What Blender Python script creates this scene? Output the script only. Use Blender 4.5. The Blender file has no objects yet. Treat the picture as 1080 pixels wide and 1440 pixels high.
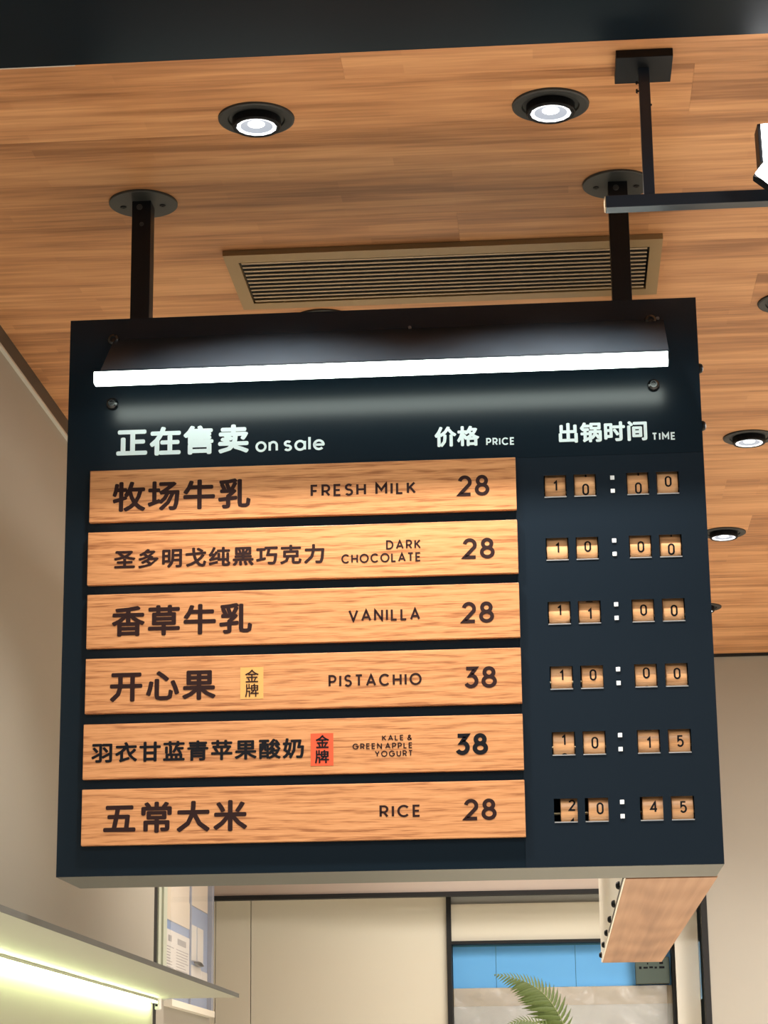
import bpy, bmesh, math, random
from mathutils import Vector, Matrix, noise
random.seed(7)
C = bpy.context.scene.collection
SC = bpy.context.scene

# ---------------------------------------------------------------- camera
cam = bpy.data.cameras.new('camera'); co = bpy.data.objects.new('camera', cam); C.objects.link(co)
cam.sensor_fit = 'VERTICAL'; cam.sensor_height = 36.0
cam.lens = 3146.8 / 1440.0 * 36.0
cam.clip_start = 0.05; cam.clip_end = 100
pit, rol, yaw = 0.263667, -0.0120393, 0.0730982
cy, sy, cp, sp = math.cos(yaw), math.sin(yaw), math.cos(pit), math.sin(pit)
r = Vector((cy, sy, 0)); f = Vector((-sy*cp, cy*cp, sp)); u = r.cross(f)
r2 = r*math.cos(rol) + u*math.sin(rol); u2 = u*math.cos(rol) - r*math.sin(rol)
M4 = Matrix((( r2.x, u2.x, -f.x, 0), (r2.y, u2.y, -f.y, 0), (r2.z, u2.z, -f.z, 1.55), (0, 0, 0, 1)))
co.matrix_world = M4
SC.camera = co

# ---------------------------------------------------------------- world, exposure
w = bpy.data.worlds.new('world'); SC.world = w; w.use_nodes = True
w.node_tree.nodes['Background'].inputs[0].default_value = (0.80, 0.90, 1.0, 1)
w.node_tree.nodes['Background'].inputs[1].default_value = 0.16
vs = SC.view_settings
vs.view_transform = 'Standard'; vs.look = 'None'; vs.gamma = 1; vs.use_curve_mapping = False
vs.exposure = 0.0

def area_light(name, loc, target, sx, sy_, power, col):
    l = bpy.data.lights.new(name, 'AREA'); l.shape = 'RECTANGLE'; l.size = sx; l.size_y = sy_
    l.energy = power; l.color = col
    o = bpy.data.objects.new(name, l); C.objects.link(o); o.location = loc
    o.rotation_euler = (Vector(target) - Vector(loc)).to_track_quat('-Z', 'Y').to_euler()
    return o
# added unseen fill lamps ahead of the shop, to brighten board and room
area_light('front_fill', (3.6, -0.9, 3.1), (-0.2, 3.3, 2.3), 1.8, 0.4, 68, (1.0, 0.96, 0.90))
area_light('front_fill', (-2.6, -0.6, 3.6), (-0.3, 3.4, 2.0), 1.6, 1.0, 42, (1.0, 0.96, 0.92))
area_light('front_fill', (0.0, 0.8, 4.2), (0.0, 2.6, 0.0), 3.0, 1.0, 112, (1.0, 0.95, 0.88))
area_light('shop_light', (1.9, 4.6, 2.96), (1.9, 4.6, 0.0), 1.4, 2.0, 170, (1.0, 0.95, 0.88))

# ---------------------------------------------------------------- materials
def mat(name, col, rough=0.5, metal=0.0, spec=0.5, emit=None, estr=0.0, coat=0.0):
    m = bpy.data.materials.new(name); m.use_nodes = True
    b = m.node_tree.nodes['Principled BSDF']
    b.inputs['Base Color'].default_value = (*col, 1); b.inputs['Roughness'].default_value = rough
    b.inputs['Metallic'].default_value = metal; b.inputs['Specular IOR Level'].default_value = spec
    b.inputs['Coat Weight'].default_value = coat
    if emit:
        b.inputs['Emission Color'].default_value = (*emit, 1); b.inputs['Emission Strength'].default_value = estr
    return m

def speckle(m, amount=0.12, scale=60, stretch=(1, 1, 1), bump=0.0):
    """small value variation and relief on a plain material"""
    nt = m.node_tree; b = nt.nodes['Principled BSDF']; base = tuple(b.inputs['Base Color'].default_value)
    tc = nt.nodes.new('ShaderNodeTexCoord'); mp = nt.nodes.new('ShaderNodeMapping')
    mp.inputs['Scale'].default_value = stretch
    nz = nt.nodes.new('ShaderNodeTexNoise'); nz.inputs['Scale'].default_value = scale; nz.inputs['Detail'].default_value = 5
    nt.links.new(tc.outputs['Object'], mp.inputs[0]); nt.links.new(mp.outputs[0], nz.inputs['Vector'])
    mx = nt.nodes.new('ShaderNodeMix'); mx.data_type = 'RGBA'
    mx.inputs[6].default_value = tuple(c*(1-amount) for c in base[:3]) + (1,)
    mx.inputs[7].default_value = tuple(min(1, c*(1+amount)) for c in base[:3]) + (1,)
    nt.links.new(nz.outputs[0], mx.inputs[0]); nt.links.new(mx.outputs[2], b.inputs['Base Color'])
    if bump:
        bp = nt.nodes.new('ShaderNodeBump'); bp.inputs['Strength'].default_value = bump; bp.inputs['Distance'].default_value = 0.001
        nt.links.new(nz.outputs[0], bp.inputs['Height']); nt.links.new(bp.outputs[0], b.inputs['Normal'])
    return m

def wood(name, light, mid, dark, rough, gs, along='X', broad=(0.9, 9.0), stave=0.0, tone=0.15, spec=0.3, fine=0.5, a1=1.1, a2=0.9, wav=0.22, f2=42.0, f3=190.0):
    """procedural timber: broad tone streaks, cathedral rings, fine pores; grain runs along X"""
    m = bpy.data.materials.new(name); m.use_nodes = True
    nt = m.node_tree; N = nt.nodes; L = nt.links; b = N['Principled BSDF']
    b.inputs['Roughness'].default_value = rough; b.inputs['Specular IOR Level'].default_value = spec
    tc = N.new('ShaderNodeTexCoord'); oi = N.new('ShaderNodeObjectInfo')
    off = N.new('ShaderNodeVectorMath'); off.operation = 'SCALE'; off.inputs[0].default_value = (13.1, 7.7, 5.3)
    L.new(oi.outputs['Random'], off.inputs['Scale'])
    add = N.new('ShaderNodeVectorMath'); add.operation = 'ADD'
    L.new(tc.outputs['Object'], add.inputs[0]); L.new(off.outputs[0], add.inputs[1])
    def mapped(sx, s2, rot=0):
        mp = N.new('ShaderNodeMapping')
        mp.inputs['Scale'].default_value = (sx, s2, s2) if along == 'X' else (s2, sx*0.22, s2)
        mp.inputs['Rotation'].default_value = (0, rot, rot)
        L.new(add.outputs[0], mp.inputs[0]); return mp
    def nz(vec, scale, detail, dist=0.0):
        n = N.new('ShaderNodeTexNoise'); n.inputs['Scale'].default_value = scale; n.inputs['Detail'].default_value = detail
        n.inputs['Distortion'].default_value = dist; L.new(vec.outputs[0], n.inputs['Vector']); return n
    n1 = nz(mapped(broad[0], broad[1]), gs, 3, 0.6)
    n2 = nz(mapped(2.0, f2), gs, 4, 0.3)
    n3 = nz(mapped(9.0, f3), gs, 3)
    wv = N.new('ShaderNodeTexWave'); wv.wave_type = 'BANDS'; wv.bands_direction = 'Z' if along == 'X' else 'Y'
    wv.inputs['Scale'].default_value = gs*7; wv.inputs['Distortion'].default_value = 9; wv.inputs['Detail'].default_value = 2.5
    wv.inputs['Detail Scale'].default_value = 0.7
    mw = mapped(0.35, 1.0); L.new(mw.outputs[0], wv.inputs['Vector'])
    def mul(a, k, bias):
        q = N.new('ShaderNodeMath'); q.operation = 'MULTIPLY_ADD'; L.new(a, q.inputs[0])
        q.inputs[1].default_value = k; q.inputs[2].default_value = bias; return q.outputs[0]
    def addm(a, c):
        q = N.new('ShaderNodeMath'); q.operation = 'ADD'; L.new(a, q.inputs[0]); L.new(c, q.inputs[1]); return q.outputs[0]
    s = addm(mul(n1.outputs[0], a1, -a1/2), mul(n2.outputs[0], a2, -a2/2))
    s = addm(s, mul(n3.outputs[0], fine, -fine/2))
    s = addm(s, mul(wv.outputs[0], wav, -wav/2))
    s = addm(s, mul(oi.outputs['Random'], tone*2, -tone))
    if stave:
        br = N.new('ShaderNodeTexBrick'); br.inputs['Color1'].default_value = (0, 0, 0, 1); br.inputs['Color2'].default_value = (1, 1, 1, 1)
        br.inputs['Mortar'].default_value = (0.5, 0.5, 0.5, 1)
        br.inputs['Mortar Size'].default_value = 0.0; br.inputs['Scale'].default_value = 1.0
        br.inputs['Brick Width'].default_value = 0.37; br.inputs['Row Height'].default_value = 0.0283
        L.new(add.outputs[0], br.inputs['Vector'])
        s = addm(s, mul(br.outputs['Fac'], 0, 0)); s = addm(s, mul(br.outputs['Color'], stave, -stave/2))
    s = mul(s, 1.0, 0.5)
    cr = N.new('ShaderNodeValToRGB'); e = cr.color_ramp.elements
    e[0].position = 0.10; e[0].color = (*dark, 1); e[1].position = 0.88; e[1].color = (*light, 1)
    e2 = cr.color_ramp.elements.new(0.48); e2.color = (*mid, 1)
    L.new(s, cr.inputs[0]); L.new(cr.outputs[0], b.inputs['Base Color'])
    bp = N.new('ShaderNodeBump'); bp.inputs['Strength'].default_value = 0.15; bp.inputs['Distance'].default_value = 0.0006
    L.new(n3.outputs[0], bp.inputs['Height']); L.new(bp.outputs[0], b.inputs['Normal'])
    return m

M = {}
M['ceil_wood'] = wood('ceiling laminate', (0.76, 0.395, 0.178), (0.58, 0.270, 0.112), (0.34, 0.145, 0.056), 0.42, 1.0, stave=0.20, tone=0.09, fine=0.7, a2=1.0, f2=50.0, f3=140.0)
M['menu_wood'] = wood('menu plank oak', (0.655, 0.315, 0.135), (0.565, 0.252, 0.100), (0.30, 0.110, 0.040), 0.38, 3.2, tone=0.04, spec=0.35, broad=(0.6, 11), fine=1.35, a1=0.42, a2=0.62, wav=0.30, f2=105.0, f3=170.0)
M['drum_wood'] = wood('counter drum oak', (0.88, 0.50, 0.25), (0.78, 0.41, 0.185), (0.46, 0.22, 0.09), 0.30, 2.6, tone=0.06, spec=0.5)
M['box_wood'] = wood('plywood', (0.46, 0.255, 0.145), (0.36, 0.185, 0.098), (0.25, 0.118, 0.06), 0.55, 1.6, along='Y', tone=0.0, broad=(2.5, 8), fine=0.2)
M['face'] = speckle(mat('satin black steel', (0.0042, 0.0102, 0.0165), 0.24, 0, 0.36), 0.04, 6)
M['time_face'] = speckle(mat('blue black steel', (0.0072, 0.0132, 0.0205), 0.25, 0, 0.40), 0.05, 8)
M['bolt'] = mat('glossy black bolt', (0.006, 0.007, 0.008), 0.22, 0, 0.8)
M['bracket'] = speckle(mat('lamp bracket enamel', (0.010, 0.0155, 0.022), 0.42, 0, 0.3), 0.35, 22)
M['black'] = mat('black powder coat', (0.0045, 0.0055, 0.0070), 0.45, 0, 0.25)
M['beam'] = speckle(mat('black fascia laminate', (0.004, 0.0085, 0.0135), 0.28, 0, 0.035), 0.1, 12)
M['charcoal'] = mat('charcoal metal', (0.035, 0.036, 0.034), 0.5, 0.0, 0.4)
M['flange'] = speckle(mat('grey black flange', (0.040, 0.043, 0.040), 0.45, 0, 0.5), 0.15, 50)
M['rail'] = mat('blue black rail', (0.017, 0.024, 0.036), 0.38, 0, 0.5)
M['screw'] = mat('dull steel screw', (0.20, 0.20, 0.19), 0.4, 0.8)
M['housing'] = mat('grey steel housing', (0.062, 0.067, 0.058), 0.42, 0.2)
M['dark'] = mat('dark interior', (0.006, 0.006, 0.006), 0.8)
M['white_print'] = mat('white print', (0.74, 0.86, 0.89), 0.5)
M['brown_print'] = mat('dark brown print', (0.026, 0.011, 0.010), 0.6, 0, 0.12)
M['black_print'] = mat('black print', (0.006, 0.006, 0.008), 0.5, 0, 0.15)
M['gold_st'] = mat('pale gold sticker', (0.70, 0.37, 0.105), 0.4)
M['red_st'] = mat('orange red sticker', (0.72, 0.085, 0.025), 0.45)
M['lip'] = mat('bare steel lip', (0.55, 0.55, 0.54), 0.35, 0.6)
M['axle'] = mat('brass axle', (0.6, 0.5, 0.3), 0.35, 0.6)
M['dot'] = mat('white square dot', (0.85, 0.88, 0.9), 0.4)
M['tube'] = mat('lit diffuser', (0.9, 0.95, 0.93), 0.4, emit=(0.88, 1.0, 0.91), estr=8.5)
M['lens'] = mat('lit lens', (0.9, 0.9, 0.95), 0.3, emit=(0.92, 0.96, 1.0), estr=1.3)
M['lens_core'] = mat('lit core', (0.9, 0.9, 0.95), 0.3, emit=(0.97, 0.98, 1.0), estr=4.0)
M['reflector'] = mat('lens reflector', (0.12, 0.12, 0.14), 0.3, emit=(0.80, 0.88, 1.0), estr=0.55)
M['flood'] = mat('lit flood face', (0.9, 0.9, 0.9), 0.3, emit=(0.98, 0.99, 1.0), estr=9.0)
M['led'] = mat('shelf strip light', (0.9, 0.95, 0.8), 0.4, emit=(0.82, 1.0, 0.50), estr=70.0)
M['wall'] = speckle(mat('warm grey wall paint', (0.38, 0.355, 0.30), 0.62), 0.04, 3)
M['wall_back'] = speckle(mat('beige back wall', (0.36, 0.335, 0.285), 0.6), 0.04, 3)
M['header'] = speckle(mat('pinkish header', (0.50, 0.42, 0.355), 0.6), 0.03, 3)
M['cream'] = speckle(mat('cream laminate', (0.80, 0.75, 0.61), 0.35), 0.03, 2)
M['post_cream'] = mat('cream post', (0.84, 0.80, 0.69), 0.4)
M['trim_dark'] = mat('dark ceiling trim', (0.050, 0.042, 0.030), 0.5)
M['trim_light'] = mat('pale edge bead', (0.55, 0.52, 0.46), 0.5)
M['gap'] = mat('black joint', (0.004, 0.004, 0.004), 0.7)
M['floor'] = speckle(mat('pale floor tile', (0.74, 0.69, 0.61), 0.35), 0.05, 4)
M['vent_frame'] = mat('tan vent frame', (0.36, 0.235, 0.105), 0.45)
M['vent_slat'] = mat('beige vent slat', (0.55, 0.41, 0.25), 0.45)
M['shelf'] = mat('white shelf sheet', (0.40, 0.40, 0.34), 0.45)
M['shelf_edge'] = mat('grey shelf edge', (0.10, 0.10, 0.09), 0.5)
M['plastic'] = mat('white plastic clip', (0.8, 0.8, 0.75), 0.35)
M['blue'] = mat('sky blue panel', (0.16, 0.50, 0.95), 0.28)
M['blue_dark'] = mat('teal edge', (0.06, 0.22, 0.34), 0.3)
M['notice_blue'] = mat('notice backing blue', (0.20, 0.29, 0.50), 0.4)
M['frame_blue'] = mat('grey blue frame', (0.20, 0.235, 0.33), 0.4)
M['paper'] = mat('paper', (0.62, 0.60, 0.57), 0.7)
M['paper_warm'] = mat('warm paper', (0.60, 0.53, 0.43), 0.7)
M['ink'] = mat('grey ink', (0.30, 0.29, 0.29), 0.7)
M['mint'] = mat('pale green post', (0.46, 0.50, 0.40), 0.4)
M['green_box'] = mat('dark green device', (0.075, 0.105, 0.085), 0.4)
M['fern'] = speckle(mat('fern leaflet green', (0.070, 0.105, 0.015), 0.5), 0.35, 25)
M['fern_stem'] = mat('fern stem', (0.16, 0.20, 0.05), 0.5)
M['pot'] = speckle(mat('grey planter', (0.3, 0.29, 0.27), 0.6), 0.1, 20)
M['soil'] = speckle(mat('soil', (0.05, 0.03, 0.02), 0.9), 0.4, 90)
M['beige_band'] = mat('beige band', (0.46, 0.39, 0.28), 0.5)
M['grey_panel'] = mat('grey white panel', (0.50, 0.51, 0.48), 0.5)
fm = mat('clear wrap film', (0.80, 0.80, 0.78), 0.18, 0, 0.5)
fm.node_tree.nodes['Principled BSDF'].inputs['Alpha'].default_value = 0.30
M['film'] = fm
gm = mat('clear acrylic', (0.95, 0.97, 1.0), 0.03, 0, 0.5)
gm.node_tree.nodes['Principled BSDF'].inputs['Alpha'].default_value = 0.10
M['acrylic'] = gm

# ---------------------------------------------------------------- mesh helpers
def bx(bm, x0, x1, y0, y1, z0, z1, bevel=0.0):
    vs_ = [bm.verts.new(p) for p in ((x0,y0,z0),(x1,y0,z0),(x1,y1,z0),(x0,y1,z0),(x0,y0,z1),(x1,y0,z1),(x1,y1,z1),(x0,y1,z1))]
    fs = [bm.faces.new([vs_[i] for i in q]) for q in ((0,3,2,1),(4,5,6,7),(0,1,5,4),(1,2,6,5),(2,3,7,6),(3,0,4,7))]
    if bevel:
        es = {e for q in fs for e in q.edges}
        bmesh.ops.bevel(bm, geom=list(es), offset=bevel, segments=2, affect='EDGES', profile=0.5)
    return fs

def lathe(bm, prof, n, cx, cy_, cz, axis='Z', sgn=1, caps=(True, True)):
    """revolve (radius, height) profile"""
    rings = []
    for rad, h in prof:
        ring = []
        for k in range(n):
            a = 2*math.pi*k/n; c, s = rad*math.cos(a), rad*math.sin(a); h2 = h*sgn
            p = {'Z': (cx+c, cy_+s, cz+h2), 'Y': (cx+c, cy_+h2, cz+s), 'X': (cx+h2, cy_+c, cz+s)}[axis]
            ring.append(bm.verts.new(p))
        rings.append(ring)
    for a, b_ in zip(rings, rings[1:]):
        for k in range(n):
            try: bm.faces.new((a[k], a[(k+1) % n], b_[(k+1) % n], b_[k]))
            except ValueError: pass
    for ring, cap in zip((rings[0], rings[-1]), caps):
        if not cap: continue
        try: bm.faces.new(ring)
        except ValueError: pass
    bmesh.ops.recalc_face_normals(bm, faces=bm.faces)

def link(name, bm, m, parent=None, loc=None, smooth=False, label=None, kind=None):
    me = bpy.data.meshes.new(name); 
    if loc is not None:
        bmesh.ops.translate(bm, verts=bm.verts, vec=-Vector(loc))
    bmesh.ops.recalc_face_normals(bm, faces=bm.faces)
    bm.to_mesh(me); bm.free()
    me.materials.append(M[m] if isinstance(m, str) else m)
    if smooth:
        for p in me.polygons: p.use_smooth = True
    o = bpy.data.objects.new(name, me); C.objects.link(o)
    if loc is not None: o.location = loc
    if parent is not None:
        o.parent = parent
        o.location = Vector(loc if loc is not None else (0, 0, 0)) - root_loc(parent)
    if label: o['label'] = label
    if kind: o['kind'] = kind
    return o

def root_loc(o):
    v = Vector((0, 0, 0))
    while o is not None:
        v += o.location; o = o.parent
    return v

def thing(name, label, cat, loc, group=None):
    o = bpy.data.objects.new(name, None); C.objects.link(o); o.location = loc
    o.empty_display_size = 0.05
    o['label'] = label; o['category'] = cat
    if group: o['group'] = group
    return o

def tag(o, label, cat, group=None):
    o['label'] = label; o['category'] = cat
    if group: o['group'] = group
    return o

def box(name, m, x0, x1, y0, y1, z0, z1, parent=None, bevel=0.0, label=None, kind=None):
    bm = bmesh.new(); bx(bm, 0, x1-x0, 0, y1-y0, 0, z1-z0, bevel)
    bmesh.ops.translate(bm, verts=bm.verts, vec=(x0, y0, z0))
    return link(name, bm, m, parent, ((x0+x1)/2, (y0+y1)/2, (z0+z1)/2), label=label, kind=kind)

def struct(name, m, x0, x1, y0, y1, z0, z1):
    return box(name, m, x0, x1, y0, y1, z0, z1, kind='structure')

def arc(cx, cy_, rx, ry, a0, a1, n=14):
    return [(cx+rx*math.cos(math.radians(a0+(a1-a0)*k/n)), cy_+ry*math.sin(math.radians(a0+(a1-a0)*k/n))) for k in range(n+1)]
def loop(cx, cy_, rx, ry, n=28):
    return arc(cx, cy_, rx, ry, 90, 450, n)[:-1] + ['closed']
SB = arc(.27, .755, .25, .245, 32, 262) + arc(.27, .255, .27, .255, 82, -152)
GL = {
 'A': (.78, [[(0, 0), (.39, 1), (.78, 0)], [(.13, .30), (.65, .30)]]),
 'C': (.84, [arc(.46, .5, .46, .5, 42, 318, 24)]),
 'D': (.74, [[(0, 0), (0, 1), (.26, 1)] + arc(.26, .5, .46, .5, 85, -85) + [(.26, 0), (0, 0), 'closed']]),
 'E': (.50, [[(.50, 1), (0, 1), (0, 0), (.50, 0)], [(0, .5), (.45, .5)]]),
 'F': (.48, [[(.48, 1), (0, 1), (0, 0)], [(0, .48), (.43, .48)]]),
 'G': (.92, [arc(.46, .5, .46, .5, 42, 360, 26) + [(.50, .5)]]),
 'H': (.66, [[(0, 0), (0, 1)], [(.66, 0), (.66, 1)], [(0, .5), (.66, .5)]]),
 'I': (0.0, [[(0, 0), (0, 1)]]),
 'K': (.60, [[(0, 0), (0, 1)], [(.57, 1), (.02, .40)], [(.20, .56), (.60, 0)]]),
 'L': (.46, [[(0, 1), (0, 0), (.46, 0)]]),
 'M': (.84, [[(0, 0), (0, 1), (.42, .38), (.84, 1), (.84, 0)]]),
 'N': (.68, [[(0, 0), (0, 1), (.68, 0), (.68, 1)]]),
 'O': (.96, [loop(.48, .5, .48, .5)]),
 'P': (.56, [[(0, 0), (0, 1), (.28, 1)] + arc(.28, .71, .29, .29, 85, -85) + [(.28, .42), (0, .42)]]),
 'R': (.58, [[(0, 0), (0, 1), (.28, 1)] + arc(.28, .71, .29, .29, 85, -85) + [(.28, .42), (0, .42)], [(.28, .42), (.58, 0)]]),
 'S': (.54, [SB]),
 'T': (.60, [[(0, 1), (.60, 1)], [(.30, 1), (.30, 0)]]),
 'U': (.64, [[(0, 1), (0, .32)] + arc(.32, .32, .32, .32, 185, 355) + [(.64, .32), (.64, 1)]]),
 'V': (.76, [[(0, 1), (.38, 0), (.76, 1)]]),
 'Y': (.68, [[(0, 1), (.34, .45), (.68, 1)], [(.34, .45), (.34, 0)]]),
 '&': (.68, [[(.68, 0), (.30, .45), (.15, .66), (.13, .82), (.20, .95), (.29, 1), (.40, .95), (.45, .84), (.41, .70), (.25, .56), (.06, .38), (0, .22), (.04, .08), (.15, 0), (.30, 0), (.46, .08), (.56, .22), (.62, .42)]]),
 '2': (.60, [arc(.29, .71, .28, .29, 168, -28) + [(.0, .0), (.60, 0)]]),
 '8': (.60, [loop(.30, .765, .235, .235), loop(.30, .265, .30, .265)]),
 '3': (.58, [[(.03, 1), (.52, 1), (.25, .60)] + arc(.27, .305, .29, .305, 78, -152)]),
 'o': (.70, [loop(.35, .35, .35, .35)]),
 'n': (.56, [[(0, .70), (0, 0)], [(0, .40)] + arc(.28, .42, .28, .28, 175, 5) + [(.56, .40), (.56, 0)]]),
 's': (.44, [[(x*.80, y*.70) for x, y in SB]]),
 'a': (.68, [loop(.34, .35, .34, .35), [(.68, .70), (.68, 0)]]),
 'l': (0.0, [[(0, 0), (0, 1.0)]]),
 'e': (.68, [[(.03, .36), (.66, .36)] + arc(.34, .35, .34, .35, 6, 318, 22)]),
 ' ': (.36, []),
}
DG = {   # narrow figures of the time drums
 '0': (.50, [[(0, .32), (0, .68)] + arc(.25, .72, .25, .28, 172, 8) + [(.50, .68), (.50, .32)] + arc(.25, .28, .25, .28, -8, -172) + ['closed']]),
 '1': (.30, [[(0, .74), (.24, 1), (.24, 0)]]),
 '2': (.50, [arc(.25, .73, .24, .27, 168, -25) + [(.0, .0), (.54, 0)]]),
 '3': (.50, [arc(.25, .76, .23, .24, 150, -85) + arc(.25, .27, .26, .27, 85, -150)]),
 '4': (.58, [[(.42, 0), (.42, 1), (0, .28), (.58, .28)]]),
 '5': (.50, [[(.48, 1), (.07, 1), (.04, .52)] + arc(.24, .32, .26, .32, 128, -150)]),
 '6': (.50, [loop(.25, .29, .25, .29), [(.0, .30), (.05, .66), (.34, 1)]]),
 '7': (.50, [[(0, 1), (.50, 1), (.15, 0)]]),
 '8': (.50, [loop(.25, .77, .21, .23), loop(.25, .27, .25, .27)]),
 '9': (.50, [loop(.25, .71, .25, .29), [(.50, .70), (.45, .34), (.16, 0)]]),
}
def ribbon(bm, pts, t, fn, step=0.12):
    """a mitred band of width t along a centre line; fn places (x, y) in space"""
    closed = pts[-1] == 'closed'; P = [Vector(p) for p in pts if p != 'closed']
    Q = [P[0]]
    for p in P[1:]:
        if (p - Q[-1]).length > 1e-4: Q.append(p)
    if closed and (Q[0]-Q[-1]).length < 1e-4: Q.pop()
    P = []; n = len(Q)
    for i in range(n if closed else n-1):
        a, b_ = Q[i], Q[(i+1) % n]; k = max(1, int((b_-a).length/step)) if step else 1
        for q in range(k): P.append(a.lerp(b_, q/k))
    if not closed: P.append(Q[-1])
    n = len(P); prev = first = None
    for i in range(n):
        d0 = (P[i]-P[i-1]).normalized() if (i > 0 or closed) else None
        d1 = (P[(i+1) % n]-P[i]).normalized() if (i < n-1 or closed) else None
        if d0 is None: d0 = d1
        if d1 is None: d1 = d0
        n0 = Vector((-d0.y, d0.x)); n1 = Vector((-d1.y, d1.x)); m = n0+n1
        if m.length < 1e-3: m = n0
        m.normalize(); k = min(1/max(0.25, m.dot(n0)), 2.2)
        cur = (bm.verts.new(fn(P[i]+m*t/2*k)), bm.verts.new(fn(P[i]-m*t/2*k)))
        if prev: bm.faces.new((prev[0], prev[1], cur[1], cur[0]))
        else: first = cur
        prev = cur
    if closed: bm.faces.new((prev[0], prev[1], first[1], first[0]))

def latin_bm(body, x0, x1, z0, z1, y, t, table=None):
    """geometric sans lettering fitted to an ink box; t is the stroke width in cap heights"""
    table = table or GL
    H = 1.0 + t; k = (z1-z0)/H
    if body == 'on': k = (z1-z0)/(0.70+t)
    nat = sum(table[c][0] for c in body) + t; want = (x1-x0)/k
    gaps = len(body)-1
    dig = body.isdigit(); low = any(c.islower() for c in body)
    sx = 1.0; g = 0
    if gaps:
        g = (want - nat)/gaps
        g = max(t + 0.07, min(g, t + (0.13 if dig else 0.16 if low else 0.27)))
        tot = nat + g*gaps; sx = want/tot
    else: sx = want/nat
    bm = bmesh.new(); cx_ = t/2
    ly = 0
    for c in body:
        for st in table[c][1]:
            ly += 1
            ribbon(bm, st, t, lambda p: Vector((x0 + (cx_+p.x)*sx*k, y - 2e-5*(ly % 3), z0 + (p.y+t/2)*k)))
        cx_ += table[c][0] + g
    return bm

def han_bm(body, x0, x1, z0, z1, y, bold):
    """Chinese lettering from the built-in type, thickened by bold (in ems) and fitted to an ink box"""
    def build(space):
        c = bpy.data.curves.new('t', 'FONT'); c.body = body; c.resolution_u = 2; c.space_character = space
        o = bpy.data.objects.new('t', c); C.objects.link(o)
        dg = bpy.context.evaluated_depsgraph_get()
        me = bpy.data.meshes.new_from_object(o.evaluated_get(dg))
        bpy.data.objects.remove(o); bpy.data.curves.remove(c)
        xs = [v.co.x for v in me.vertices]; ys = [v.co.y for v in me.vertices]
        return me, min(xs)-bold, max(xs)+bold, min(ys)-bold, max(ys)+bold
    me, a, b_, c_, d_ = build(1.0)
    n = len(body)
    if n > 1:
        extra = ((x1-x0)/(z1-z0)*(d_-c_) - (b_-a))/(n-1)
        me, a, b_, c_, d_ = build(max(0.97, min(1.2, 1.0 + 0.8*extra)))
    bm = bmesh.new()
    sh = [(0, 0)] + ([(bold*math.cos(k*math.pi/4), bold*math.sin(k*math.pi/4)) for k in range(8)] if bold else [])
    src = [v.co.copy() for v in me.vertices]; tris = [tuple(p.vertices) for p in me.polygons]
    for q, (dx, dy) in enumerate(sh):
        vs_ = [bm.verts.new((x0 + (p.x+dx-a)/(b_-a)*(x1-x0), y - q*4e-6, z0 + (p.y+dy-c_)/(d_-c_)*(z1-z0))) for p in src]
        for t in tris:
            try: bm.faces.new([vs_[i] for i in t])
            except ValueError: pass
    bpy.data.meshes.remove(me)
    return bm

def text(name, body, x0, x1, z0, z1, y, m, parent, wt=0.02):
    if all(ord(c) < 256 for c in body): bm = latin_bm(body, x0, x1, z0, z1, y, wt)
    else: bm = han_bm(body, x0, x1, z0, z1, y, wt)
    me = bpy.data.meshes.new(name)
    loc = Vector(((x0+x1)/2, y, (z0+z1)/2))
    bmesh.ops.translate(bm, verts=bm.verts, vec=-loc)
    for fc in bm.faces:
        fc.normal_update()
        if fc.normal.y > 0: fc.normal_flip()
    bm.to_mesh(me); bm.free(); me.materials.append(M[m])
    o = bpy.data.objects.new(name, me); C.objects.link(o)
    o.parent = parent; o.location = loc - root_loc(parent)
    return o

def screw(parent, x, y, z, rad, h, axis, sgn, m='screw', name='screw'):
    bm = bmesh.new(); lathe(bm, [(rad, 0), (rad, h*0.5), (rad*0.8, h), (rad*0.35, h), (rad*0.3, h*0.6)], 10, x, y, z, axis, sgn)
    return link(name, bm, m, parent, (x, y, z), smooth=False)

# ---------------------------------------------------------------- structure
HC = 3.0
struct('floor', 'floor', -6, 7, -8, 9, -0.1, 0)
struct('wall_left', 'wall', -1.114, -1.014, 2.2, 5.69, 0, HC)
struct('wall_left', 'wall_back', -1.114, -1.016, 5.733, 6.645, 0, HC)
struct('trim_1', 'gap', -1.112, -1.0135, 5.690, 5.733, 0, HC)
struct('wall_side', 'wall_back', -1.9, -1.114, 6.55, 6.645, 0, HC)
struct('wall_right', 'wall_back', 3.2, 3.3, 2.2, 7.37, 0, HC)
struct('wall_corner', 'wall_back', -2.0, -1.9, 6.55, 7.7, 0, HC)
# back wall with the alcove opening
struct('wall_back', 'wall_back', 0.484, 3.2, 7.27, 7.44, 0, HC)
struct('wall_header', 'header', -1.9, 0.484, 7.27, 7.44, 2.245, HC)
struct('wall_niche', 'wall_back', -1.9, -1.55, 7.27, 7.44, 0, 2.245)
struct('wall_recess', 'grey_panel', -1.9, 0.9, 7.95, 8.0, 0, HC)
struct('trim_2', 'gap', -1.55, 0.484, 7.262, 7.30, 2.231, 2.245)
struct('trim_3', 'gap', 0.465, 0.483, 7.262, 7.33, 0, 2.245)
struct('trim_4', 'gap', 0.484, 3.2, 7.262, 7.27, 2.990, HC)
struct('trim_5', 'trim_dark', -1.014, -1.009, 2.5, 7.27, 2.962, HC)
struct('trim_6', 'trim_light', -1.014, -1.006, 2.5, 6.64, 2.958, 2.963)

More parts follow.
